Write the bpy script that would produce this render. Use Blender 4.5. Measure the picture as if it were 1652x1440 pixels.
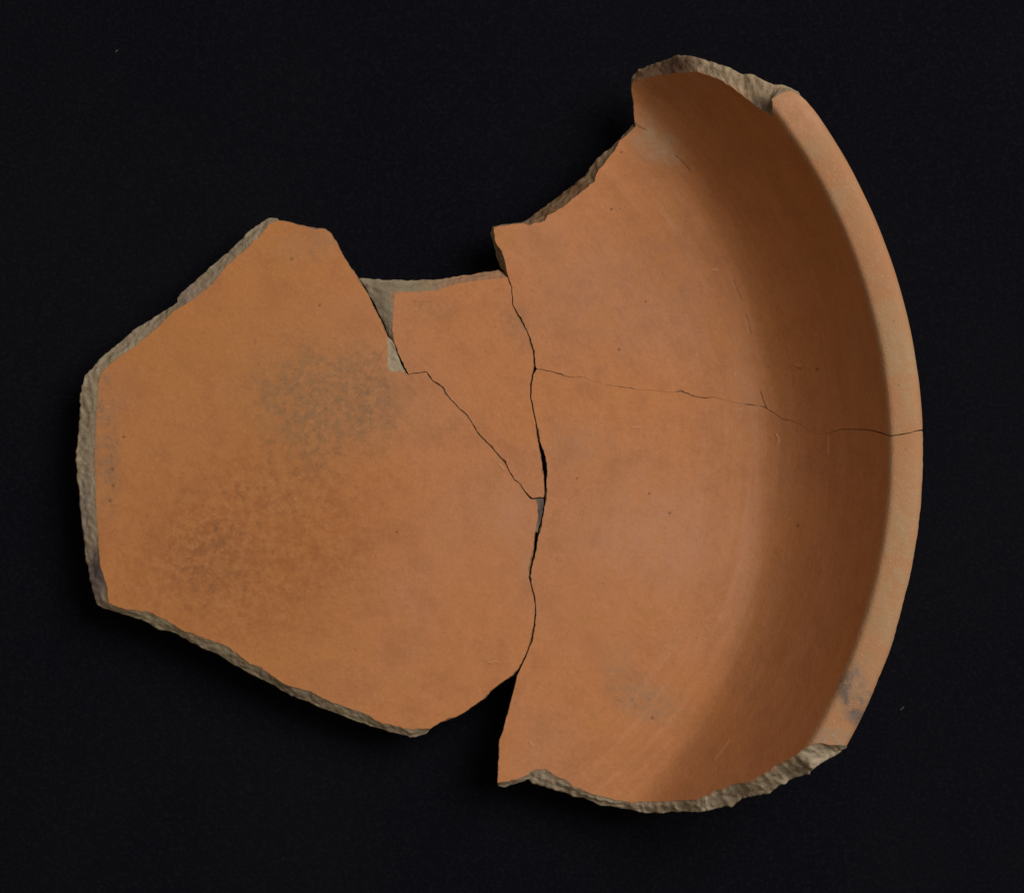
import bpy, math, random
import numpy as np
from mathutils import Vector, noise
from mathutils.geometry import delaunay_2d_cdt

# ------------------------------------------------------------------ clear
for o in list(bpy.data.objects):
    bpy.data.objects.remove(o, do_unlink=True)
scene = bpy.context.scene
COL = scene.collection
random.seed(4)

# photo units: 1 unit = 1 photo pixel measured on the dish floor = 0.2 mm
MM = 0.001
PX = 0.2 * MM                     # metres per photo pixel on the floor plane (z = 0)
CX, CY = 826.0, 720.0             # picture centre
CAM_H = 0.75                      # camera height over the dish floor
CLOTH_Z = -0.022

# ------------------------------------------------------------------ camera
cam_d = bpy.data.cameras.new('camera')
cam = bpy.data.objects.new('camera', cam_d)
COL.objects.link(cam)
cam.location = (0, 0, CAM_H)
cam.rotation_euler = (0, 0, 0)
cam_d.sensor_fit = 'HORIZONTAL'
cam_d.sensor_width = 36.0
cam_d.lens = 36.0 * CAM_H / (1652 * PX)
cam_d.clip_start = 0.01
cam_d.clip_end = 50
scene.camera = cam

# ------------------------------------------------------------------ world: dim even room light
world = bpy.data.worlds.new('World')
scene.world = world
world.use_nodes = True
bg = world.node_tree.nodes['Background']
bg.inputs['Color'].default_value = (1.0, 0.80, 0.56, 1)
bg.inputs['Strength'].default_value = 0.185

# ------------------------------------------------------------------ the lamp: a soft ceiling panel to the upper right
def area_light(name, az, el, dist, size, watts, col):
    d = bpy.data.lights.new(name, 'AREA')
    d.shape = 'SQUARE'; d.size = size; d.energy = watts; d.color = col
    o = bpy.data.objects.new(name, d)
    COL.objects.link(o)
    a, e = math.radians(az), math.radians(el)
    p = Vector((math.cos(a) * math.cos(e), math.sin(a) * math.cos(e), math.sin(e))) * dist
    o.location = p
    o.rotation_euler = (-p).to_track_quat('-Z', 'Y').to_euler()
    return o
area_light('ceiling_lamp', 35, 54, 2.2, 1.25, 44.5, (1.0, 0.97, 0.93))

# ------------------------------------------------------------------ exposure
vs = scene.view_settings
vs.view_transform = 'Standard'
vs.look = 'None'
vs.exposure = 0.0
vs.gamma = 1.0
vs.use_curve_mapping = False

# ------------------------------------------------------------------ node helpers
class NT:
    def __init__(self, name):
        self.m = bpy.data.materials.new(name)
        self.m.use_nodes = True
        self.t = self.m.node_tree
        self.n = self.t.nodes
        self.b = self.n['Principled BSDF']
        tc = self.n.new('ShaderNodeTexCoord')
        self.pos = tc.outputs['Object']
    def link(self, a, b): self.t.links.new(a, b)
    def setin(self, node, i, v):
        if hasattr(v, 'node'): self.link(v, node.inputs[i])
        else: node.inputs[i].default_value = v
    def math(self, op, a, b=None, c=None, clamp=False):
        x = self.n.new('ShaderNodeMath'); x.operation = op; x.use_clamp = clamp
        for i, v in enumerate((a, b, c)):
            if v is not None: self.setin(x, i, v)
        return x.outputs[0]
    def vec(self, op, a, b=None, scale=None):
        x = self.n.new('ShaderNodeVectorMath'); x.operation = op
        self.setin(x, 0, a)
        if b is not None: self.setin(x, 1, b)
        if scale is not None: self.setin(x, 3, scale)
        return x.outputs['Value'] if op in ('LENGTH', 'DOT_PRODUCT', 'DISTANCE') else x.outputs[0]
    def noise(self, scale, detail=4, rough=0.55, vec=None, dist=0.0):
        x = self.n.new('ShaderNodeTexNoise')
        x.inputs['Scale'].default_value = scale
        x.inputs['Detail'].default_value = detail
        x.inputs['Roughness'].default_value = rough
        x.inputs['Distortion'].default_value = dist
        self.link(vec if vec is not None else self.pos, x.inputs['Vector'])
        return x.outputs['Fac']
    def voro(self, scale, vec=None):
        x = self.n.new('ShaderNodeTexVoronoi')
        x.inputs['Scale'].default_value = scale
        self.link(vec if vec is not None else self.pos, x.inputs['Vector'])
        return x
    def ramp(self, v, lo, hi, a=0.0, b=1.0, smooth=True):
        x = self.n.new('ShaderNodeMapRange')
        x.interpolation_type = 'SMOOTHSTEP' if smooth else 'LINEAR'
        self.setin(x, 0, v)
        for i, k in enumerate((lo, hi, a, b)): x.inputs[i + 1].default_value = k
        return x.outputs[0]
    def mix(self, f, a, b, mode='MIX'):
        x = self.n.new('ShaderNodeMix'); x.data_type = 'RGBA'; x.blend_type = mode
        self.setin(x, 0, f)
        for i, v in ((6, a), (7, b)):
            if hasattr(v, 'node'): self.link(v, x.inputs[i])
            else: x.inputs[i].default_value = (*v, 1)
        return x.outputs[2]
    def bump(self, h, dist, strength=1.0, normal=None):
        x = self.n.new('ShaderNodeBump')
        x.inputs['Strength'].default_value = strength
        x.inputs['Distance'].default_value = dist
        self.link(h, x.inputs['Height'])
        if normal is not None: self.link(normal, x.inputs['Normal'])
        return x.outputs[0]
    def flat(self):          # position without height, in photo units
        x = self.n.new('ShaderNodeVectorMath'); x.operation = 'MULTIPLY'
        self.link(self.pos, x.inputs[0]); x.inputs[1].default_value = (1 / PX, 1 / PX, 0)
        return x.outputs[0]
# dish axis in photo units (plan)
AX, AY = 548.0, 730.6
R_IN, R_OUT = 847.0, 901.5
H_WALL = 45.0

# ------------------------------------------------------------------ materials
def stain_fac(T, nz, gain=3.4, low=0.28):
    at = T.n.new('ShaderNodeAttribute'); at.attribute_name = 'stain'
    f = T.math('MULTIPLY', at.outputs['Alpha'], T.ramp(nz, 0.40, 0.62, low, 0.75 + gain * 0.1), clamp=True)
    return f, at.outputs['Color']

def terracotta(name):
    T = NT(name)
    big = T.noise(20, 3, 0.5)
    mid = T.noise(85, 5, 0.62)
    fine = T.noise(800, 3, 0.68)
    rag = T.noise(260, 7, 0.80, dist=0.12)
    # polar coordinates for throwing marks
    d = T.vec('SUBTRACT', T.pos, ((AX - CX) * PX, (CY - AY) * PX, 0))
    sx = T.n.new('ShaderNodeSeparateXYZ'); T.link(d, sx.inputs[0])
    r = T.math('SQRT', T.math('MULTIPLY_ADD', sx.outputs[0], sx.outputs[0], T.math('MULTIPLY', sx.outputs[1], sx.outputs[1])))
    th = T.math('ARCTAN2', sx.outputs[1], sx.outputs[0])
    cb = T.n.new('ShaderNodeCombineXYZ')
    T.link(T.math('MULTIPLY', r, 250.0), cb.inputs[0]); T.link(T.math('MULTIPLY', th, 2.2), cb.inputs[1])
    rings = T.noise(1.0, 4, 0.62, vec=cb.outputs[0])
    c = T.mix(T.ramp(big, 0.40, 0.60), ORA, PINK)
    c = T.mix(T.math('MULTIPLY', T.ramp(mid, 0.46, 0.30), 0.55), c, YEL)
    left = T.ramp(sx.outputs[0], 160 * PX, -120 * PX)          # the left sherd fired a little yellower
    c = T.mix(T.math('MULTIPLY', left, 0.75), c, LEFT)
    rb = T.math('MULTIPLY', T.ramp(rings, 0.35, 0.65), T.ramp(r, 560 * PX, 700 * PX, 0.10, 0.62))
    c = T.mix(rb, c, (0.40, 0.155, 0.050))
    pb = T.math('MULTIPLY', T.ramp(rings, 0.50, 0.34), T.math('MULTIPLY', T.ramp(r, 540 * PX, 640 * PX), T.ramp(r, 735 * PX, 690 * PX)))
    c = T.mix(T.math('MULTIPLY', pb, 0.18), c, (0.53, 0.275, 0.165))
    c = T.mix(T.math('MULTIPLY', T.ramp(mid, 0.44, 0.68), 0.34), c, (0.32, 0.122, 0.044))
    c = T.mix(T.ramp(rag, 0.48, 0.72, 0.0, 0.34), c, (0.30, 0.125, 0.052))
    c = T.mix(T.ramp(fine, 0.50, 0.76, 0.0, 0.17), c, (0.56, 0.32, 0.19))
    c = T.mix(T.ramp(fine, 0.50, 0.26, 0.0, 0.18), c, (0.24, 0.105, 0.05))
    f, col = stain_fac(T, rag)
    c = T.mix(f, c, col)
    rag2 = T.noise(520, 5, 0.8, dist=0.35)          # crusty dark flecks inside the stains
    at = T.n.new('ShaderNodeAttribute'); at.attribute_name = 'stain'
    sr = T.n.new('ShaderNodeSeparateColor'); T.link(at.outputs['Color'], sr.inputs[0])
    fl = T.math('MULTIPLY', at.outputs['Alpha'], T.ramp(sr.outputs[0], 0.37, 0.31))
    c = T.mix(T.math('MULTIPLY', fl, T.ramp(rag2, 0.54, 0.66, 0.0, 0.75), clamp=True), c, (0.20, 0.095, 0.045))
    c = T.mix(T.math('MULTIPLY', fl, T.ramp(rag2, 0.44, 0.34, 0.0, 0.40), clamp=True), c, (0.50, 0.26, 0.13))
    # grit
    v = T.voro(230)
    spk = T.math('MULTIPLY', T.ramp(v.outputs['Distance'], 0.10, 0.04), T.ramp(v.outputs['Color'], 0.68, 0.72))
    c = T.mix(T.math('MULTIPLY', spk, 0.42), c, (0.14, 0.065, 0.035))
    mk = T.n.new('ShaderNodeAttribute'); mk.attribute_name = 'mark'
    c = T.mix(T.ramp(mk.outputs['Fac'], 0.0, 1.0, smooth=False), c, (0.10, 0.048, 0.028))
    c = T.mix(T.ramp(mk.outputs['Fac'], 0.0, -1.0, smooth=False), c, (0.62, 0.40, 0.25))
    T.link(c, T.b.inputs['Base Color'])
    T.b.inputs['Roughness'].default_value = 0.72
    T.b.inputs['Specular IOR Level'].default_value = 0.28
    hgt = T.math('MULTIPLY_ADD', fine, 0.24, T.math('MULTIPLY', rings, 0.38))
    hgt = T.math('MULTIPLY_ADD', rag, 0.5, hgt)
    T.link(T.bump(hgt, 0.0005, 0.9), T.b.inputs['Normal'])
    return T.m

def rim_clay(name):
    T = NT(name)
    n1 = T.noise(75, 4, 0.6); n2 = T.noise(300, 5, 0.68); n3 = T.noise(1300, 3, 0.6)
    c = T.mix(T.ramp(n1, 0.40, 0.62), (0.385, 0.184, 0.086), (0.370, 0.208, 0.106))
    f, col = stain_fac(T, n2, 4.0)
    c = T.mix(f, c, col)
    c = T.mix(T.ramp(n2, 0.52, 0.74, 0.0, 0.35), c, (0.29, 0.19, 0.115))
    c = T.mix(T.ramp(n3, 0.55, 0.75, 0.0, 0.25), c, (0.60, 0.43, 0.29))
    v = T.voro(260)
    spk = T.math('MULTIPLY', T.ramp(v.outputs['Distance'], 0.16, 0.07), T.ramp(v.outputs['Color'], 0.60, 0.64))
    c = T.mix(T.math('MULTIPLY', spk, 0.45), c, (0.17, 0.10, 0.06))
    T.link(c, T.b.inputs['Base Color'])
    T.b.inputs['Roughness'].default_value = 0.8
    T.b.inputs['Specular IOR Level'].default_value = 0.25
    hgt = T.math('MULTIPLY_ADD', n3, 0.4, T.math('MULTIPLY', n2, 0.8))
    T.link(T.bump(hgt, 0.0005, 0.7), T.b.inputs['Normal'])
    return T.m

def broken_clay(name, base, pale, dark, olive, contrast=1.0):
    T = NT(name)
    n1 = T.noise(120, 3, 0.6); n2 = T.noise(600, 6, 0.78); n4 = T.noise(65, 2, 0.5)
    at = T.n.new('ShaderNodeAttribute'); at.attribute_name = 'across'
    v = T.math('MULTIPLY_ADD', T.math('SUBTRACT', n1, 0.5), 0.55, at.outputs['Fac'])
    c = T.mix(T.ramp(n1, 0.40, 0.62), base, pale)
    c = T.mix(T.ramp(n4, 0.5, 0.66, 0.0, 0.7), c, olive)
    # firing layers: reddish skin, then a darker core
    core = T.math('MULTIPLY', T.ramp(v, 0.18, 0.42), T.ramp(v, 0.80, 0.58))
    c = T.mix(T.math('MULTIPLY', core, 0.38 * contrast), c, dark)
    c = T.mix(T.ramp(v, 0.17, 0.02, 0.0, 0.65), c, (0.40, 0.215, 0.115))
    f, col = stain_fac(T, n1, 3.0, 0.75)
    c = T.mix(f, c, col)
    c = T.mix(T.ramp(n2, 0.50, 0.70, 0.0, 0.6 * contrast), c, dark)
    c = T.mix(T.ramp(n2, 0.46, 0.26, 0.0, 0.35 * contrast), c, tuple(min(0.8, k * 1.4) for k in pale))
    T.link(c, T.b.inputs['Base Color'])
    T.b.inputs['Roughness'].default_value = 0.95
    T.b.inputs['Specular IOR Level'].default_value = 0.12
    T.link(T.bump(n2, 0.0011, 0.85 * contrast), T.b.inputs['Normal'])
    return T.m

def cloth_mat(name):
    T = NT(name)
    n1 = T.noise(9, 2, 0.5); n2 = T.noise(900, 3, 0.75)
    c = T.mix(T.ramp(n1, 0.35, 0.65), (0.0041, 0.0041, 0.0066), (0.0050, 0.0050, 0.0074))
    c = T.mix(T.math('MULTIPLY', T.ramp(n2, 0.45, 0.75), 0.5), c, (0.0120, 0.0120, 0.0160))
    T.link(c, T.b.inputs['Base Color'])
    T.b.inputs['Roughness'].default_value = 1.0
    T.b.inputs['Specular IOR Level'].default_value = 0.02
    T.link(T.bump(n2, 0.0005, 0.7), T.b.inputs['Normal'])
    return T.m

ORA, PINK, YEL, LEFT = (0.470, 0.186, 0.068), (0.455, 0.191, 0.084), (0.42, 0.182, 0.055), (0.415, 0.163, 0.044)
M_CLAY = terracotta('terracotta_slip')
M_RIM = rim_clay('rim_clay')
M_BREAK = broken_clay('broken_clay_grey', (0.40, 0.315, 0.22), (0.50, 0.41, 0.295), (0.26, 0.195, 0.135), (0.40, 0.345, 0.22))
M_BREAK_MID = broken_clay('broken_clay_middle', (0.25, 0.205, 0.140), (0.29, 0.240, 0.165), (0.17, 0.130, 0.088), (0.25, 0.225, 0.138), 0.85)
M_BREAK_UP = broken_clay('broken_clay_warm', (0.40, 0.295, 0.19), (0.47, 0.365, 0.25), (0.22, 0.145, 0.09), (0.38, 0.305, 0.195))
M_CLOTH = cloth_mat('black_cloth')

# ------------------------------------------------------------------ dish form (plan units = photo px on floor plane, heights in mm)
def fold_radius(th):
    a = np.abs(th)
    return 690 + 44 * np.clip(a / math.radians(46), 0, 1.4) ** 2
def z_body(x, y):
    """floor and wall without the lip; y points up"""
    dx, dy = x - (AX - CX), y - (CY - AY)
    r = np.hypot(dx, dy); th = np.arctan2(dy, dx)
    rf = fold_radius(th)
    s = (r - rf) / (R_IN - rf)
    k = 0.062
    sp = k * np.logaddexp(0, s / k)          # soft fold between floor and wall
    z = H_WALL * (0.38 * sp + 0.62 * sp ** 2)
    z = z + 1.3 * (r / 700.0) ** 2 - 1.3     # floor dips a little to the middle
    z = z + 0.30 * np.sin(r / 31.0) * np.clip((r - 420) / 200, 0, 1) * np.clip((690 - r) / 60, 0.35, 1)   # faint throwing ridges
    return z, r, s
def z_top(x, y):
    z, r, s = z_body(x, y)
    zi = z_body_at_lip
    t = np.clip((r - R_IN) / 8.0, 0, 1)
    lip = zi + 1.7 * (1 - (1 - t) ** 2)
    lip = lip + 0.7 * np.sin(np.pi * np.clip((r - R_IN) / (R_OUT - R_IN), 0, 1))
    u = np.clip((r - (R_OUT - 16)) / 16.0, 0, 1)
    lip = lip - 2.2 * (1 - np.sqrt(np.clip(1 - u ** 2, 0, 1)))
    z = np.where(r > R_IN, lip, np.minimum(z, zi))
    return np.where(r > R_OUT + 0.5, -200.0, z)
z_body_at_lip = float(z_body(np.array([AX - CX + R_IN]), np.array([CY - AY]))[0][0])
def z_out(x, y):
    dx, dy = x - (AX - CX), y - (CY - AY)
    r = np.hypot(dx, dy)
    f = np.clip((r - 600) / 90.0, 0, 1)
    k = np.maximum(r - 34 * f, 1) / np.maximum(r, 1)
    z = z_body(AX - CX + dx * k, CY - AY + dy * k)[0]
    z = np.minimum(z - 9.5 + 2.0 * f, z_body_at_lip - 8)
    return z
def ray(px, py, z):
    k = (CAM_H * 1000 - z) / (CAM_H * 1000)
    return (px - CX) * k, (CY - py) * k
def hit(px, py, f, zhi=60.0, zlo=-30.0):
    px, py = np.asarray(px, float), np.asarray(py, float)
    zs = np.linspace(zhi, zlo, 361)
    res = np.full(px.shape, np.nan); done = np.zeros(px.shape, bool)
    for z in zs:
        x, y = ray(px, py, z)
        ok = (~done) & (z <= f(x, y))
        res[ok] = z; done |= ok
    a = res.copy(); b = res + (zhi - zlo) / 360
    for _ in range(18):
        m = (a + b) / 2
        x, y = ray(px, py, m)
        below = m <= f(x, y)
        a = np.where(below, m, a); b = np.where(below, b, m)
    x, y = ray(px, py, a)
    return x, y, a

# ------------------------------------------------------------------ stains, pits and scratches that the pot carries, plus one patch of painted shade (photo px)
GREY = (0.275, 0.150, 0.070)
STAINS_AND_SHADE = [  # x, y, rx, ry, turn, colour, amount
 (525, 640, 170, 115, -8, GREY, 0.72), (478, 695, 95, 60, -30, GREY, 0.40), (598, 640, 50, 100, 8, (0.21, 0.120, 0.062), 0.50), (490, 640, 75, 75, 0, (0.24, 0.130, 0.060), 0.45),
 (468, 775, 95, 62, 40, (0.31, 0.140, 0.055), 0.50), (335, 905, 95, 80, 0, (0.25, 0.105, 0.040), 0.65), (400, 880, 290, 210, 20, (0.33, 0.112, 0.030), 0.72),
 (370, 815, 100, 65, 0, (0.32, 0.122, 0.040), 0.45), (420, 930, 60, 90, 0, (0.33, 0.125, 0.04), 0.4), (170, 720, 30, 150, 2, (0.27, 0.150, 0.082), 0.70), (185, 630, 50, 60, 0, (0.35, 0.160, 0.085), 0.40),
 (500, 395, 75, 36, 10, (0.33, 0.18, 0.095), 0.50), (1045, 1130, 72, 48, -20, (0.31, 0.185, 0.105), 0.65), (1000, 1075, 36, 44, 0, (0.34, 0.195, 0.112), 0.45),
 (930, 715, 80, 55, 0, (0.37, 0.20, 0.12), 0.35), (1062, 236, 62, 36, -35, (0.42, 0.275, 0.165), 0.85), (1045, 195, 34, 26, 0, (0.41, 0.255, 0.150), 0.40),
 (850, 908, 18, 42, 5, (0.36, 0.20, 0.125), 0.45), (690, 500, 52, 28, 0, (0.32, 0.150, 0.068), 0.50), (832, 520, 32, 34, 0, (0.31, 0.150, 0.075), 0.50),
 (1208, 900, 26, 170, -8, (0.47, 0.25, 0.155), 0.34), (1205, 600, 36, 170, 8, (0.46, 0.25, 0.145), 0.24), (1060, 870, 170, 120, 0, (0.47, 0.225, 0.128), 0.60),
 (830, 830, 60, 60, 0, (0.45, 0.23, 0.150), 0.35), (1010, 470, 210, 150, 0, (0.36, 0.162, 0.084), 0.55), (585, 490, 40, 50, 0, (0.40, 0.175, 0.07), 0.4),  # broad dull pink on upper right floor, partly the wall's soft shade painted in
 (760, 900, 130, 110, 0, (0.47, 0.195, 0.078), 0.4), (930, 1000, 120, 90, 0, (0.48, 0.200, 0.080), 0.4), (280, 560, 130, 90, 30, (0.40, 0.162, 0.045), 0.4)]
RIM_STAINS = [
 (1462, 600, 34, 85, 8, (0.37, 0.255, 0.145), 0.6), (1455, 880, 34, 190, -8, (0.38, 0.245, 0.135), 0.6), (1290, 175, 60, 60, 0, (0.48, 0.235, 0.135), 0.7),
 (1374, 1130, 22, 85, 24, (0.13, 0.095, 0.082), 0.95), (1388, 1100, 16, 44, 24, (0.18, 0.130, 0.11), 0.8), (1350, 1192, 42, 22, -20, (0.28, 0.215, 0.145), 0.9)]
BREAK_STAINS = [
 (300, 465, 200, 45, 38, (0.25, 0.190, 0.125), 0.55), (140, 690, 26, 110, 0, (0.27, 0.215, 0.150), 0.4), (420, 1090, 320, 40, -26, (0.27, 0.205, 0.135), 0.4),
 (154, 930, 30, 80, -10, (0.095, 0.075, 0.085), 0.97), (132, 830, 22, 66, 0, (0.22, 0.17, 0.155), 0.6), (298, 472, 26, 18, 30, (0.33, 0.225, 0.22), 0.7),
 (470, 1112, 70, 16, -26, (0.18, 0.135, 0.10), 0.5), (872, 825, 20, 44, 0, (0.085, 0.062, 0.060), 0.98),
 (775, 448, 100, 24, 6, (0.42, 0.215, 0.115), 0.95), (705, 455, 60, 14, 4, (0.36, 0.25, 0.16), 0.6),
 (915, 310, 130, 60, 42, (0.16, 0.080, 0.038), 0.97), (1085, 106, 44, 26, 10, (0.13, 0.065, 0.048), 0.97), (1045, 116, 30, 24, 20, (0.24, 0.125, 0.075), 0.9),
 (1228, 168, 28, 18, -40, (0.13, 0.095, 0.07), 0.95), (950, 283, 14, 14, 0, (0.32, 0.25, 0.14), 0.9), (808, 415, 16, 30, 0, (0.20, 0.15, 0.09), 0.7)]
PITS = [(998, 564, 2.6), (1080, 828, 3.0), (1047, 796, 2.4), (1287, 848, 2.8), (470, 418, 3.0), (515, 493, 2.4), (199, 705, 3.0), (181, 757, 3.0), (182, 784, 3.2),
        (177, 808, 3.0), (640, 858, 2.6), (1052, 1158, 3.2), (986, 338, 2.4), (1318, 596, 3.0), (1002, 246, 2.2), (1290, 594, 2.2), (930, 772, 1.8), (1041, 487, 2.0)]
SCRATCHES = [  # polyline, half width, strength (dark > 0, raised pale < 0)
 ([(623, 558), (614, 572), (604, 590), (597, 606), (590, 618), (572, 648)], 1.6, 0.20), ([(1025, 199), (1033, 206), (1041, 209)], 1.3, 0.8),
 ([(1088, 250), (1098, 258), (1106, 267), (1113, 276)], 1.1, 0.7), ([(1227, 632), (1231, 645), (1236, 657)], 1.3, 0.9),
 ([(1184, 452), (1190, 470), (1196, 484)], 1.0, 0.40), ([(1203, 508), (1208, 522), (1211, 540)], 1.0, 0.40),
 ([(1335, 703), (1336, 716), (1335, 732)], 1.1, -0.3), ([(1252, 700), (1257, 710), (1254, 716)], 1.4, -0.3), ([(1176, 1193), (1166, 1206), (1152, 1225)], 1.6, -0.16),
 ([(1148, 435), (1157, 435)], 1.4, -0.5), ([(1283, 588), (1291, 591)], 1.3, -0.4), ([(1187, 600), (1184, 606)], 1.3, -0.4), ([(1020, 689), (1034, 688)], 1.0, -0.4),
 ([(806, 748), (812, 756)], 1.4, -0.5), ([(788, 1068), (797, 1066), (804, 1067)], 1.2, -0.35), ([(855, 1196), (859, 1202)], 1.3, -0.4),
 ([(664, 486), (676, 488), (694, 487)], 1.0, 0.3)]
def plan(px, py):
    x, y, z = hit(np.array([px], float), np.array([py], float), z_top)
    return float(x[0]), float(y[0])
def stain_values(V, table):
    P = np.array(V)[:, :2] / PX
    num = np.zeros((len(P), 3)); den = np.zeros(len(P)); keep = np.ones(len(P))
    for (px, py, rx, ry, rot, col, a) in table:
        x, y = plan(px, py)
        if x != x: x, y = ray(px, py, 40.0)
        t = math.radians(rot); dx, dy = P[:, 0] - x, P[:, 1] - y
        u = (dx * math.cos(t) + dy * math.sin(t)) / rx; v = (-dx * math.sin(t) + dy * math.cos(t)) / ry
        l = np.clip((1.15 - np.hypot(u, v)) / 0.9, 0, 1); l = l * l * (3 - 2 * l) * a
        num += l[:, None] * np.array(col); den += l; keep *= 1 - l
    return np.c_[num / np.maximum(den, 1e-6)[:, None], 1 - keep]
MARKS = []
for (px, py, s_) in PITS:
    x, y = plan(px, py); MARKS.append((np.array([(x - 0.4, y), (x + 0.5, y + 0.3)]), s_, 0.75, 0.22))
for (pl, hw, st_) in SCRATCHES:
    q = np.array([plan(*p) for p in pl]); MARKS.append((q, hw, st_, 0.10 if st_ > 0 else -0.16))
def seg_dist(X, Y, q):
    best = np.full(X.shape, 1e9)
    for a, b in zip(q[:-1], q[1:]):
        d = b - a; t = np.clip(((X - a[0]) * d[0] + (Y - a[1]) * d[1]) / max(d @ d, 1e-9), 0, 1)
        best = np.minimum(best, np.hypot(X - a[0] - t * d[0], Y - a[1] - t * d[1]))
    return best
def mark_values(X, Y):
    m = np.zeros(X.shape); h = np.zeros(X.shape)
    for q, wd, st_, dep in MARKS:
        near = (np.abs(X - q[:, 0].mean()) < 70) & (np.abs(Y - q[:, 1].mean()) < 70)
        if not near.any(): continue
        l = np.clip(1 - seg_dist(X[near], Y[near], q) / (wd * 1.25), 0, 1); l = l * l * (3 - 2 * l)
        m[near] += l * st_; h[near] -= l * dep
    return np.clip(m, -1, 1), h
def mark_points():
    xs, ys = [], []
    for q, wd, st_, dep in MARKS:
        c, L = q, float(np.hypot(*np.diff(q, axis=0).T).sum())
        n = max(2, int(L / 1.1) + 1)
        tt = np.r_[0, np.cumsum(np.hypot(*np.diff(q, axis=0).T))]
        t = np.linspace(0, tt[-1], n)
        cx, cy = np.interp(t, tt, q[:, 0]), np.interp(t, tt, q[:, 1])
        dx, dy = np.gradient(cx), np.gradient(cy); L_ = np.hypot(dx, dy) + 1e-9
        for o in (-1.35, -0.7, 0, 0.7, 1.35):
            xs += list(cx - dy / L_ * o * wd); ys += list(cy + dx / L_ * o * wd)
        for e, sg in ((0, -1), (-1, 1)):
            for o in (-0.6, 0, 0.6):
                xs.append(cx[e] + sg * dx[e] / L_[e] * wd * 1.2 - dy[e] / L_[e] * o * wd); ys.append(cy[e] + sg * dy[e] / L_[e] * wd * 1.2 + dx[e] / L_[e] * o * wd)
    return np.array(xs), np.array(ys)
MPX, MPY = mark_points()

# ------------------------------------------------------------------ outlines read off the photograph
crack_CD = [(865.6, 595), (885, 597.8), (904.5, 603.7), (919, 608.5), (940, 608.5), (962, 616), (985, 622), (1000, 624), (1030, 628.5), (1060, 629.5),
            (1075, 632), (1100, 631), (1117, 638), (1137, 642), (1150, 640), (1174, 646), (1200, 652), (1223, 654), (1235, 657), (1247, 665), (1262, 675),
            (1281, 680), (1293, 685), (1308, 697), (1322, 700), (1335, 699), (1354, 692), (1381, 692.7), (1407.6, 694.4), (1424.6, 699),
            (1438, 703.6), (1449, 701.7), (1468, 698), (1475.6, 694.4), (1487.8, 693.7)]
gap_CD = [0.8, 1.2, 0.8, 0.8, 0.3, 0.12, 0.15, 0.8, 0.2, 0.4, 0.15, 0.4, 0.9, 1.1, 0.5, 0.2, 0.1, 0.2, 1.2, 0.9, 0.15, 0.5, 0.3, 0.12, 0.12, 0.3, 1.0,
          1.4, 1.7, 1.7, 1.6, 1.6, 1.4, 1.7, 2.0]
def split(poly, gaps):
    """both lips of a crack"""
    n = len(poly); a, b = [], []
    for i, (x, y) in enumerate(poly):
        x0, y0 = poly[max(i - 1, 0)]; x1, y1 = poly[min(i + 1, n - 1)]
        L = math.hypot(x1 - x0, y1 - y0); nx, ny = -(y1 - y0) / L, (x1 - x0) / L
        g = gaps[i] * 0.5
        a.append((x - nx * g, y - ny * g)); b.append((x + nx * g, y + ny * g))
    return a, b
CD_up, CD_low = split(crack_CD, gap_CD)

B_right = [(819, 447.5), (824.5, 466), (826, 493), (832, 505), (841.5, 520), (849, 534), (855, 551), (859.5, 571), (861.5, 590)]
C_left_low = [(864.3, 590), (862.2, 571), (857.2, 551), (851.2, 533.6), (844.2, 519), (834.4, 504.5), (828, 493), (826.6, 466)]
B_right2 = [(861.5, 590), (858, 603), (855.2, 619.5), (854.5, 641), (858, 658), (863, 680), (867, 711), (870, 723.7), (874.5, 750.5), (877.3, 772), (878.3, 796), (877.3, 802.6)]
D_left = [(864, 597.5), (860.6, 604), (858, 619.5), (857, 641), (860.4, 658), (865.2, 680), (869.6, 711), (875, 721), (881, 738), (882.5, 760), (881.3, 782), (880, 801.5),
          (879, 816), (875.5, 835.5), (870.6, 855), (866, 881.7), (860, 906), (855.2, 930), (859, 947), (863.8, 964), (864.6, 986), (863.6, 1003), (859.2, 1029),
          (851, 1053), (841, 1074.8)]
D_left_free = [(841, 1074.8), (834.5, 1089), (830, 1109), (823, 1135.5), (816.5, 1157), (811, 1179), (805.5, 1194), (804.5, 1211), (803, 1240), (802.5, 1262)]
A_crackB = [(656, 602), (659, 605.2), (665.6, 602.2), (678, 601.2), (688, 600.5), (692, 607), (698, 615), (713.6, 625), (720.6, 637.3), (737.6, 656.8),
            (754.6, 671.5), (770.5, 698), (792.6, 722), (813, 744), (821.4, 760.5), (828.6, 773), (836.4, 778.2), (845.8, 793), (856, 806)]
B_crackA = [(x + 0.6, y - 0.8) for (x, y) in A_crackB[1:]]
B_crackA[-1] = (858.5, 803.2)
A_right = [(873.5, 832), (869.5, 841), (865, 856), (862, 872), (857.5, 894), (853, 915), (851.8, 931), (856, 946), (860.5, 961), (862.6, 975),
           (862.2, 988), (861, 1003), (857, 1028), (848.5, 1053), (838.4, 1074)]

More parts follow.
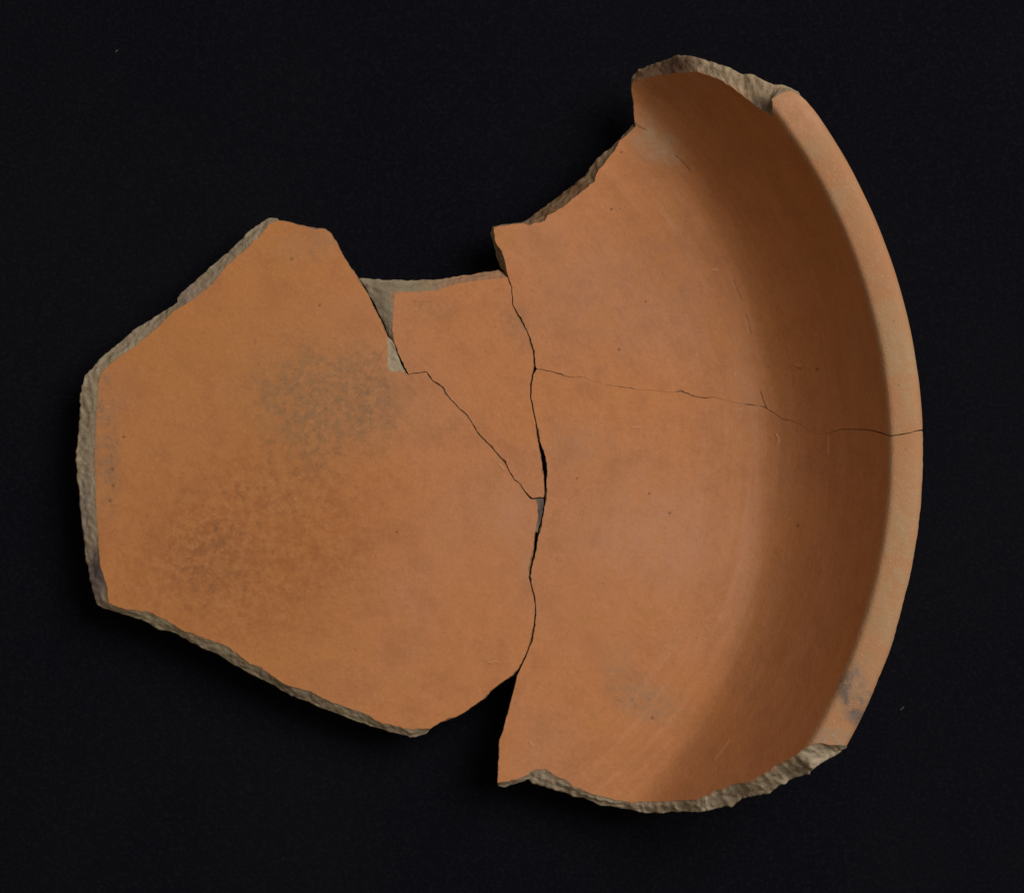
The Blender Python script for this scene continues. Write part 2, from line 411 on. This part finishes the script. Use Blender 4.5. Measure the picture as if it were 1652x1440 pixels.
def nudge(pl, dx): return [(x + dx, y) for (x, y) in pl]
B_right = B_right[:1] + nudge(B_right[1:], 0.6)
B_right2 = nudge(B_right2[:7], 0.6) + B_right2[7:]
C_left_low = nudge(C_left_low, -0.4)
A_right = [(863.5, 858), (862.8, 872), (859.4, 894), (855.2, 915), (853.0, 931), (856.8, 946), (861.2, 961), (863.2, 975), (862.9, 988), (861.8, 1003), (857.7, 1028), (849.2, 1053), (838.4, 1074)]
SHERD_A = [
 ('break', [(433, 361.6), (441, 358), (450, 356)], [(425.6, 356.7), (433, 350.6), (450, 352)]),
 ('crack', [(450, 356), (469, 359.5), (498.5, 366.5), (525, 370), (535, 378), (545, 395), (555, 415), (576, 446.4), (586.4, 463), (594.7, 477), (603, 495), (610, 509),
            (618, 525.6), (624.6, 541)]),
 ('break', [(624.6, 541), (625, 553), (624.6, 573), (625, 591), (631, 601), (645, 599), (656, 602)],
           [(624.8, 541.5), (632, 549), (638, 559.5), (642, 573.5), (647.5, 587), (652, 595), (656, 602)], 0.09),
 ('crack', A_crackB),
 ('break', [(856, 805.5), (863, 805.5), (865.5, 812), (867.5, 822), (868.5, 832), (866, 845), (863.5, 858)],
           [(857, 804.8), (868, 803.9), (877, 803.9), (877.6, 817), (874, 834), (869.2, 850), (866.5, 862)], 0.10),
 ('crack', A_right),
 ('crack', [(838.4, 1074), (828, 1089), (811, 1099), (791, 1113.7), (782, 1126), (750, 1147.7), (735.5, 1156), (711, 1164.7), (694, 1174.4)]),
 ('break', [(694, 1174.4), (675, 1175), (653, 1174), (624, 1167), (606, 1161), (594.6, 1152.5), (569.5, 1144), (536, 1132), (500, 1114), (463.6, 1104.7), (447.5, 1096),
            (423, 1076.5), (401, 1069), (387, 1057), (367, 1042), (328, 1028), (292, 1015.7), (267.7, 998.7), (236, 985), (202, 981.7), (175, 972)],
           [(694, 1175.5), (687, 1184), (662.6, 1189), (636, 1181.7), (607, 1173), (569.5, 1161), (527, 1144), (469.6, 1121), (433, 1100.5), (404, 1086),
            (372, 1069), (348, 1052), (326, 1045), (301.7, 1031.5), (275, 1018), (255.5, 1014.5), (236, 1002), (214, 995), (197, 990), (165.6, 980.5)]),
 ('break', [(175, 972), (173, 948), (162.6, 911), (158, 865.6), (155, 804), (153.5, 743), (155, 682), (159.6, 621), (166, 598)],
           [(165.6, 980.5), (156, 974), (149, 951), (139.7, 908), (130.6, 826), (124.4, 774), (123, 737), (129, 667), (129, 636), (136.7, 606)]),
 ('break', [(166, 598), (178, 587.6), (197, 573), (221.5, 556), (255.5, 527), (280, 502.5), (300, 490)],
           [(136.7, 606), (161, 579), (182.6, 561), (221.5, 529), (255.5, 507), (287, 488)]),
 ('break', [(300, 490), (319, 478), (343, 459), (367, 427), (399, 400.5), (421, 378.6), (433, 361.6)],
           [(287, 488), (286, 480.7), (302, 463.7), (331, 439), (357.6, 415), (379.5, 395.6), (404, 371), (425.6, 356.7)]),
]
SHERD_B = [
 ('break', [(637, 474), (645, 470.5), (657, 471.4), (678, 470.7), (699, 468.5), (713, 465.5), (735, 458.5), (759, 454), (795, 451), (819, 447.5)],
           [(578, 448.5), (594.7, 449.2), (615.6, 451), (632, 452), (647.5, 452), (660, 453), (678, 451), (699, 451), (720, 448.5), (733.6, 445.7), (758.6, 443.6),
            (771, 441), (805, 435), (817, 443.5)]),
 ('crack', B_right),
 ('crack', B_right2),
 ('crack', [(877.3, 802.6), (868, 802.7), (858.5, 803.2)]),
 ('crack', B_crackA[::-1]),
 ('break', [(660, 603.9), (652, 589), (645.5, 575), (641, 562), (634, 545), (633, 530), (634, 510), (635.5, 490), (637, 474)],
           [(659.5, 603.4), (650, 587), (644.5, 573), (640.5, 559), (633.5, 547.5), (627.2, 541), (620.5, 525), (612.5, 509), (605.5, 494.5), (597, 477), (588.6, 462.5), (578, 448.5)], 0.2),
]
SHERD_C = [
 ('break', [(826.2, 466), (820.5, 446), (816, 428), (811, 408.5), (799.5, 389), (796, 368)],
           [(825.5, 466), (814, 443.5), (803, 419), (798, 400), (791.5, 376), (794, 366)]),
 ('break', [(796, 368), (810, 364.5), (842, 361), (853, 363.5), (880, 356), (882, 348.5), (905, 336), (927, 318), (959, 294), (963, 279), (979, 258), (991, 245), (1000, 227),
            (1009, 219.5), (1025, 205)],
           [(794, 366), (811, 362), (842, 358.5), (867, 343), (890, 326), (917.5, 304), (940, 286), (963, 257), (986, 238), (1009, 215), (1023, 199)]),
 ('crack', [(1025, 205), (1024, 197), (1022.5, 183), (1021, 160), (1018.5, 144), (1020, 134)]),
 ('break', [(1020, 134), (1033, 128), (1062, 121), (1093.7, 117), (1125, 116), (1154.4, 125.6), (1181, 140), (1203, 157), (1227, 177), (1246, 190)],
           [(1018, 135), (1019.5, 126), (1029, 112), (1064.5, 100), (1091, 90.4), (1110.7, 89), (1135, 96.5), (1166.6, 105), (1197, 119.5), (1213, 119.5), (1241, 133)]),
 ('break', [(1246, 190), (1246.5, 174), (1245.5, 159), (1258, 151), (1271, 146), (1285, 150.5), (1298, 161.5)],
           [(1241, 133), (1249, 136.5), (1256, 137), (1268, 138), (1277, 141.5), (1287, 148.5), (1298.5, 161)]),
 ('rim', [(1298, 161.5), (1322, 189), (1350, 225.6), (1378, 275.6), (1405.6, 334), (1430.6, 389), (1453, 453), (1463.5, 505), (1475.6, 565.6), (1485, 631), (1487.8, 692.4)]),
 ('hair', CD_up[::-1]),
 ('crack', [(865.4, 594.3), (863.9, 590)] + C_left_low[1:]),
]
SHERD_D = [
 ('hair', CD_low),
 ('rim', [(1487.8, 695.4), (1488, 731), (1486.6, 779.5), (1481.7, 840), (1468, 925), (1448.7, 1000), (1437.8, 1043.7), (1418, 1090), (1399, 1138.5), (1382, 1182), (1368.5, 1203)]),
 ('break', [(1368.5, 1203), (1354, 1201), (1340, 1201), (1325, 1198), (1311, 1199)],
           [(1367.5, 1204.5), (1357, 1211), (1345, 1219)]),
 ('break', [(1311, 1199), (1294, 1209), (1280, 1221), (1255.5, 1231), (1236, 1245), (1209, 1260), (1180, 1265), (1148.6, 1277), (1124, 1289), (1100, 1290)],
           [(1345, 1219), (1319, 1233), (1304, 1248), (1285, 1253), (1270, 1260), (1238.5, 1279.5), (1197, 1287), (1180, 1299), (1129, 1308.6), (1100, 1308)]),
 ('break', [(1100, 1290), (1051, 1293), (1022, 1293), (993, 1289), (974, 1284), (954, 1280), (923, 1266), (915.6, 1257.5), (896, 1250), (879, 1239), (863, 1240)],
           [(1100, 1308), (1070.5, 1310), (1041.5, 1311.7), (1018, 1305), (993, 1302), (968, 1298), (944.6, 1287.5), (925, 1284.6), (913.6, 1278), (884.6, 1271), (865, 1265), (854.6, 1258)]),
 ('break', [(863, 1240), (844, 1252), (826.5, 1258), (802.5, 1262)],
           [(854.6, 1256), (834, 1262), (815, 1268), (801.5, 1266.5)]),
 ('crack', D_left_free[::-1]),
 ('crack', D_left[::-1]),
]

# ------------------------------------------------------------------ sherd builder
def resample(poly, n):
    p = np.array(poly, float)
    L = np.r_[0, np.cumsum(np.hypot(*np.diff(p, axis=0).T))]
    t = np.linspace(0, L[-1], n)
    return np.c_[np.interp(t, L, p[:, 0]), np.interp(t, L, p[:, 1])], L[-1]
def spline(pl, m=12):
    p = np.array([pl[0]] + list(pl) + [pl[-1]], float); out = []
    for i in range(1, len(p) - 2):
        for t in np.linspace(0, 1, m, endpoint=False):
            a, b, c, d = p[i - 1], p[i], p[i + 1], p[i + 2]
            out.append(0.5 * (2 * b + (c - a) * t + (2 * a - 5 * b + 4 * c - d) * t * t + (3 * b - a - 3 * c + d) * t ** 3))
    out.append(p[-1])
    return out
def nvec(x, y, s, seed=0.0):
    v = noise.noise_vector(Vector((x * s, y * s, seed)))
    return v
def wobble(pts, amp, hf=0.55):
    out = np.array(pts, float)
    for i, (x, y) in enumerate(pts):
        a = nvec(x, y, 0.11, 3.3); b = nvec(x, y, 0.37, 7.7); c = nvec(x, y, 0.03, 1.7)
        out[i, 0] += amp * (a.x * 1.0 + b.x * hf + c.x * 0.6)
        out[i, 1] += amp * (a.y * 1.0 + b.y * hf + c.y * 0.6)
    return out
def inside(poly, X, Y):
    c = np.zeros(X.shape, bool)
    n = len(poly)
    for i in range(n):
        x0, y0 = poly[i - 1]; x1, y1 = poly[i]
        if y0 == y1: continue
        k = ((y0 > Y) != (y1 > Y)) & (X < (x1 - x0) * (Y - y0) / (y1 - y0) + x0)
        c ^= k
    return c
def mesh_obj(name, V, F, mat, parent, smooth=True, stains=None, marks=None, tint=None, across=None):
    me = bpy.data.meshes.new(name)
    me.from_pydata(V, [], F); me.update()
    me.materials.append(mat)
    me.polygons.foreach_set('use_smooth', [smooth] * len(me.polygons))
    o = bpy.data.objects.new(name, me); COL.objects.link(o)
    o.parent = parent
    if stains is not None:
        at = me.attributes.new('stain', 'FLOAT_COLOR', 'POINT')
        sv = stain_values(V, stains)
        if tint is not None: sv[np.asarray(tint, bool)] = (0.30, 0.135, 0.060, 0.80)
        at.data.foreach_set('color', sv.astype(np.float32).ravel())
    if marks is not None:
        at = me.attributes.new('mark', 'FLOAT', 'POINT')
        P = np.array(V) / PX
        m = np.where(P[:, 2] * PX > -0.004, mark_values(P[:, 0], P[:, 1])[0], 0.0)
        at.data.foreach_set('value', m.astype(np.float32))
    if across is not None:
        at = me.attributes.new('across', 'FLOAT', 'POINT')
        at.data.foreach_set('value', np.asarray(across, np.float32))
    if parent.parent is None: o.location = -parent.location      # meshes are written in place
    return o
def w(x, y, z): return (x * PX, y * PX, z * MM)

STEP = 2.6
def build_sherd(name, label, segs, break_mat, parent, break_depth=0.5, rough=1.0):
    top, sil, kind, bdep = [], [], [], []
    for seg in segs:
        k = seg[0]
        _, L = resample(seg[1], 2)
        L2 = L if k != 'break' else max(L, resample(seg[2], 2)[1])
        n = max(3, int(L2 / STEP) + 1)
        a, _ = resample(spline(seg[1]) if k == 'rim' else seg[1], n)
        amp = {'crack': 0.95, 'hair': 0.95, 'break': 1.6, 'rim': 0.0}[k]
        b = a.copy() if k != 'break' else resample(seg[2], n)[0]
        e = np.minimum(np.arange(n), np.arange(n)[::-1]) / 4.0
        fade = np.clip(e, 0, 1)[:, None] if k == 'break' else 1.0
        aw = wobble(a, 0.95); a2 = wobble(a, amp)
        a = aw * (1 - fade) + a2 * fade if k == 'break' else (wobble(a, 0.9, 0.4) if k == 'rim' else a2)
        if k == 'break':
            bw = wobble(b + 400.0, 1.1, 0.2) - 400.0; b = b * (1 - fade) + bw * fade
        else: b = a.copy()
        top += list(a[:-1]); sil += list(b[:-1]); kind += [k] * (n - 1)
        bdep += [seg[3] if len(seg) > 3 else break_depth] * (n - 1)
    top = np.array(top); sil = np.array(sil); N = len(top); bdep = np.array(bdep)
    # worn lips: small chips nibbled out of the surface along the cracks
    hair = np.array([k == 'hair' for k in kind]); iscr = np.array([k in ('crack', 'hair') for k in kind]); iscr &= np.roll(iscr, 1) & np.roll(iscr, -1)
    tan = np.roll(top, -1, 0) - np.roll(top, 1, 0); tan /= np.maximum(np.hypot(*tan.T), 1e-6)[:, None]
    area = np.sum(top[:, 0] * np.roll(top[:, 1], -1) - np.roll(top[:, 0], -1) * top[:, 1])
    nin = np.c_[-tan[:, 1], tan[:, 0]] * (1 if area > 0 else -1)
    chip = np.zeros(N); seed = 10.0 + 7.0 * len(segs) + area * 1e-5
    for i in range(N):
        if iscr[i]:
            p = Vector((top[i, 0], top[i, 1], seed))
            chip[i] = 0.35 + 3.4 * max(0.0, noise.noise(p * 0.045) + 0.45 * noise.noise(p * 0.16) - 0.10) + 0.5 * max(0.0, noise.noise(p * 0.33))
    chip = np.where(hair, np.maximum(0.05, (chip - 0.75) * 0.8), chip)
    top = top + nin * np.minimum(chip, 2.3)[:, None]
    # top edge in space
    x, y, z = hit(top[:, 0], top[:, 1], z_top)
    isrim = np.array([k == 'rim' for k in kind])
    isrim |= np.roll(isrim, 1)                       # closing point of the rim run
    bad = np.isnan(z) | isrim
    xr, yr = ray(top[:, 0], top[:, 1], z_body_at_lip + 0.4)
    dx, dy = xr - (AX - CX), yr - (CY - AY); rr = np.hypot(dx, dy)
    tgt = np.where(isrim, np.minimum(rr + 0.8, R_OUT), np.minimum(rr, R_OUT))
    wav = np.array([0.9 * noise.noise(Vector((a * 0.02, b * 0.02, 5.0))) for a, b in zip(xr, yr)])
    k = (tgt - 0.3 + np.where(rr > R_OUT - 14, np.minimum(wav, 0) * 1.5, 0)) / rr
    xr, yr = AX - CX + dx * k, CY - AY + dy * k
    x = np.where(bad, xr, x); y = np.where(bad, yr, y)
    z = np.where(bad, z_top(x, y), z)
    # ---- upper surface
    loop = [(float(a), float(b)) for a, b in zip(x, y)]
    H = 4.6
    gx, gy = np.meshgrid(np.arange(x.min(), x.max(), H), np.arange(y.min(), y.max(), H * 0.866))
    gx = gx + (np.arange(gx.shape[0]) % 2)[:, None] * H * 0.5
    gx, gy = gx.ravel(), gy.ravel()
    rng = np.random.default_rng(7)
    gx = gx + rng.uniform(-0.6, 0.6, gx.shape); gy = gy + rng.uniform(-0.6, 0.6, gy.shape)
    gr = np.hypot(gx - (AX - CX), gy - (CY - AY))
    keep = gr < R_IN - 3.5
    gx, gy = gx[keep], gy[keep]
    if isrim.any():
        th = np.arange(-0.75, 0.85, 4.2 / R_IN)
        for rad in (R_IN, R_IN + 1.8, R_IN + 4, R_IN + 7, R_IN + 11, R_IN + 18, R_IN + 26, R_IN + 34, R_IN + 41, R_OUT - 15, R_OUT - 11, R_OUT - 7, R_OUT - 4.5, R_OUT - 2.2):
            gx = np.r_[gx, AX - CX + rad * np.cos(th)]; gy = np.r_[gy, CY - AY + rad * np.sin(th)]
    la = np.array(loop)
    gx = np.r_[gx, MPX]; gy = np.r_[gy, MPY]
    ok = inside(loop, gx, gy)
    gx, gy = gx[ok], gy[ok]
    far = np.ones(gx.shape, bool)
    for i in range(0, len(gx), 4000):
        d2 = (gx[i:i + 4000, None] - la[None, :, 0]) ** 2 + (gy[i:i + 4000, None] - la[None, :, 1]) ** 2
        far[i:i + 4000] = d2.min(1) > 1.5 ** 2
    gx, gy = gx[far], gy[far]
    pts = [Vector(p) for p in loop] + [Vector((float(a), float(b))) for a, b in zip(gx, gy)]
    ov, oe, of, _, _, _ = delaunay_2d_cdt(pts, [(i, (i + 1) % N) for i in range(N)], [], 1, 1e-4)
    vx = np.array([v.x for v in ov]); vy = np.array([v.y for v in ov])
    vz = z_top(vx, vy)
    vr = np.hypot(vx - (AX - CX), vy - (CY - AY))
    vz = np.where(vz < -100, z_top((vx - (AX - CX)) * (R_OUT - 0.3) / vr + AX - CX, (vy - (CY - AY)) * (R_OUT - 0.3) / vr + CY - AY), vz)
    # gentle hand-made unevenness
    def uneven(a, b):
        p = Vector((a, b, 0))
        return 0.40 * noise.noise(p * 0.006) + 0.16 * noise.noise(p * 0.021) + 0.05 * noise.noise(p * 0.07)
    un = np.array([uneven(a, b) for a, b in zip(vx, vy)]) + mark_values(vx, vy)[1]
    z = z + np.array([uneven(a, b) for a, b in zip(x, y)])
    V = [w(a, b, c) for a, b, c in zip(vx, vy, vz + un)]
    body_f, rim_f = [], []
    for f in of:
        (rim_f if isrim.any() and min(vr[i] for i in f) > R_IN - 0.6 else body_f).append(tuple(f))
    # ---- break rows
    sx_, sy_, sz_ = hit(sil[:, 0], sil[:, 1], lambda a, b: z_top(a, b) * (1 - bdep) + z_out(a, b) * bdep)
    depth = z_out(x, y)
    zf = z - 10.0 * bdep
    fx, fy = ray(sil[:, 0], sil[:, 1], zf)
    nb = np.isnan(sz_) | (sz_ > z - 0.3)
    sx_ = np.where(nb, fx, sx_); sy_ = np.where(nb, fy, sy_); sz_ = np.where(nb, zf, sz_)
    rimp = np.array([k == 'rim' for k in kind]) | np.roll(np.array([k == 'rim' for k in kind]), 1)
    # outer face of the lip: straight down, turning under
    sx_ = np.where(rimp, (x - (AX - CX)) * 0.9955 + AX - CX, sx_); sy_ = np.where(rimp, (y - (CY - AY)) * 0.9955 + CY - AY, sy_)
    sz_ = np.where(rimp, z_body_at_lip - 7.5, sz_)
    cen = np.array([x.mean(), y.mean()])
    K = 13
    rows = [np.c_[x, y, z]]
    for j in range(1, K + 1):
        v = j / K
        p = np.c_[x + (sx_ - x) * v, y + (sy_ - y) * v, z + (sz_ - z) * v]
        # along a crack the chip slopes down to the joint, then the joint drops straight
        zc = z - (0.06 + 0.24 * np.minimum(chip, 2.3)) if j == 1 else np.where(hair, z - 0.30 - 0.15 * (j - 2), z - 0.62) + (sz_ - z + 0.62) * (j - 1) / (K - 1) * np.where(hair & (j < 4), 0.15, 1.0)
        push = 0.0 if j == 1 else 0.60 * min(1.0, (j - 1) / 3.0)      # the joint closes below the worn lips
        cx_, cy_ = ray(sil[:, 0] - nin[:, 0] * push, sil[:, 1] - nin[:, 1] * push, zc)
        p = np.where(iscr[:, None], np.c_[cx_, cy_, zc], p)
        for i in range(N):
            if kind[i] == 'break' and kind[i - 1] == 'break':
                q = Vector((p[i, 0], p[i, 1], p[i, 2] * 5))
                big_ = noise.noise_vector(q * 0.055); sm = noise.noise_vector(q * 0.125 + Vector((9, 2, 4)))
                wd = math.hypot(sx_[i] - x[i], sy_[i] - y[i])
                a = rough * min(1.0, wd / 16.0) * min(1.0, 2.2 * v)
                p[i, 0] += a * (1.7 * big_.x + 2.0 * sm.x); p[i, 1] += a * (1.7 * big_.y + 2.0 * sm.y)
                p[i, 2] += a * (0.9 * big_.z + 1.0 * sm.z)
        rows.append(p)
    # last row: underside edge, drawn in
    dirx, diry = sx_ - cen[0], sy_ - cen[1]; dl = np.hypot(dirx, diry)
    ux, uy = sx_ - dirx / dl * 5, sy_ - diry / dl * 5
    uz = np.minimum(z_out(ux, uy), sz_ - 0.5)
    uz = np.where(rimp, z_body_at_lip - 9.0, uz)
    rows.append(np.c_[ux, uy, uz])
    R = len(rows)
    SV = [w(*p) for row in rows for p in row]
    br_f, out_f = [], []
    for j in range(R - 1):
        for i in range(N):
            i2 = (i + 1) % N
            f = (j * N + i, (j + 1) * N + i, (j + 1) * N + i2, j * N + i2)
            (out_f if kind[i] == 'rim' else br_f).append(f)
    # ---- underside
    ul = [Vector((float(a), float(b))) for a, b in zip(ux[::3], uy[::3])]
    uzl = uz[::3]; nu = len(ul)
    upoly = [(v.x, v.y) for v in ul]
    hx, hy = np.meshgrid(np.arange(ux.min(), ux.max(), 14.0), np.arange(uy.min(), uy.max(), 14.0))
    hx, hy = hx.ravel(), hy.ravel(); k2 = inside(upoly, hx, hy); hx, hy = hx[k2], hy[k2]
    uv_, _, uf, _, _, _ = delaunay_2d_cdt(ul + [Vector((float(a), float(b))) for a, b in zip(hx, hy)], [(i, (i + 1) % nu) for i in range(nu)], [], 1, 1e-4)
    qx = np.array([v.x for v in uv_]); qy = np.array([v.y for v in uv_])
    qr = np.hypot(qx - (AX - CX), qy - (CY - AY))
    foot = np.clip(1 - np.abs(qr - 265) / 34, 0, 1); foot = foot * foot * (3 - 2 * foot)
    qz = z_out(qx, qy) - 0.4
    qz = qz * (1 - foot) + (CLOTH_Z * 1000 + 0.1) * foot
    qz[:nu] = np.where(foot[:nu] > 0.05, qz[:nu], np.minimum(uzl, qz[:nu] + 2)) if len(qz) >= nu else qz[:nu]
    UV = [w(a, b, c) for a, b, c in zip(qx, qy, qz)]
    nb0 = len(V)
    body_all = body_f + [tuple(reversed([i + nb0 for i in f])) for f in uf]
    def compact(VV, FF):
        used = sorted({i for f in FF for i in f}); mp = {u: k for k, u in enumerate(used)}
        return [VV[u] for u in used], [tuple(mp[i] for i in f) for f in FF]
    s = mesh_obj(name, *compact(V + UV, body_all), M_CLAY, parent, stains=STAINS_AND_SHADE, marks=True)
    s['label'] = label
    used = sorted({i for f in br_f for i in f})
    mesh_obj('broken_edge', *compact(SV, br_f), break_mat, s, stains=BREAK_STAINS, tint=[iscr[u % N] for u in used], across=[(u // N) / (R - 1) for u in used])
    if rim_f:
        n0 = len(V)
        mesh_obj('rim', *compact(V + SV, rim_f + [tuple(i + n0 for i in f) for f in out_f]), M_RIM, s, stains=RIM_STAINS)
    return s

# ------------------------------------------------------------------ the cloth
def build_cloth():
    n = 150; S = 1.3
    V, F = [], []
    for j in range(n + 1):
        for i in range(n + 1):
            # denser towards the middle
            u, v = i / n * 2 - 1, j / n * 2 - 1
            x = S * 0.5 * (0.45 * u + 0.55 * u ** 3); y = S * 0.5 * (0.45 * v + 0.55 * v ** 3)
            p = Vector((x, y, 0))
            r = math.hypot(x + 0.05, y)
            a = min(1.0, max(0.0, (r - 0.10) / 0.12))
            z = CLOTH_Z - 0.0006 + a * (0.0016 * noise.noise(p * 9) + 0.0007 * noise.noise(p * 24 + Vector((3, 1, 0))))
            V.append((x, y, z - 0.0008 * a))
    for j in range(n):
        for i in range(n):
            k = j * (n + 1) + i
            F.append((k, k + 1, k + n + 2, k + n + 1))
    me = bpy.data.meshes.new('black_cloth'); me.from_pydata(V, [], F); me.update()
    me.materials.append(M_CLOTH); me.polygons.foreach_set('use_smooth', [True] * len(F))
    o = bpy.data.objects.new('black_cloth', me); COL.objects.link(o)
    o['kind'] = 'structure'; o['label'] = 'matte blue-black cloth spread under the broken dish'
    return o
build_cloth()

# ------------------------------------------------------------------ the dish
dish = bpy.data.objects.new('broken_dish', None); COL.objects.link(dish)
dish.location = ((AX - CX) * PX, (CY - AY) * PX, CLOTH_Z)
dish['label'] = 'broken orange terracotta dish mended from four sherds, lying on black cloth'
dish['category'] = 'dish'
build_sherd('sherd', 'large flat left sherd with a grey smudge in its middle', SHERD_A, M_BREAK, dish, 0.36, 0.55)
build_sherd('sherd', 'small four-sided middle sherd with a grey chipped corner', SHERD_B, M_BREAK_MID, dish, 0.30, 0.45)
build_sherd('sherd', 'upper right sherd with shaded wall and pinkish rim', SHERD_C, M_BREAK_UP, dish, 0.5, 0.8)
build_sherd('sherd', 'lower right sherd with rim stained dark at its lower end', SHERD_D, M_BREAK, dish, 0.42, 0.85)

# ------------------------------------------------------------------ lint on the cloth
def lint(px, py, ln, ang, label):
    T = NT('lint_fibre'); T.link(T.mix(T.noise(3000), (0.10, 0.10, 0.105), (0.16, 0.16, 0.17)), T.b.inputs['Base Color'])
    T.b.inputs['Roughness'].default_value = 0.9
    x, y = ray(px, py, CLOTH_Z * 1000 + 0.5)
    V, F = [], []; n = 7
    for i in range(n):
        t = i / (n - 1) - 0.5
        rad = 0.00016 * (1.1 - abs(t) * 1.4)
        cx = t * ln; cy = 0.25 * ln * math.sin(t * 5)
        for k in range(6):
            a = k * math.pi / 3
            V.append((cx, cy + rad * math.cos(a), 0.0002 + rad * math.sin(a) + 0.0002 * math.cos(t * 4)))
    for i in range(n - 1):
        for k in range(6):
            F.append((i * 6 + k, i * 6 + (k + 1) % 6, (i + 1) * 6 + (k + 1) % 6, (i + 1) * 6 + k))
    F.append(tuple(range(5, -1, -1))); F.append(tuple((n - 1) * 6 + k for k in range(6)))
    me = bpy.data.meshes.new('lint_speck'); me.from_pydata(V, [], F); me.update(); me.materials.append(T.m)
    o = bpy.data.objects.new('lint_speck', me); COL.objects.link(o)
    o.location = (x * PX, y * PX, CLOTH_Z - 0.0008); o.rotation_euler = (0, 0, math.radians(ang))
    o['label'] = label; o['category'] = 'lint'; o['group'] = 'lint specks on the cloth'
lint(187, 82, 0.0010, 10, 'tiny pale lint speck on the cloth in the upper left corner')
lint(1456, 1143, 0.0016, 4, 'tiny grey lint fibre on the cloth beside the lower end of the rim')
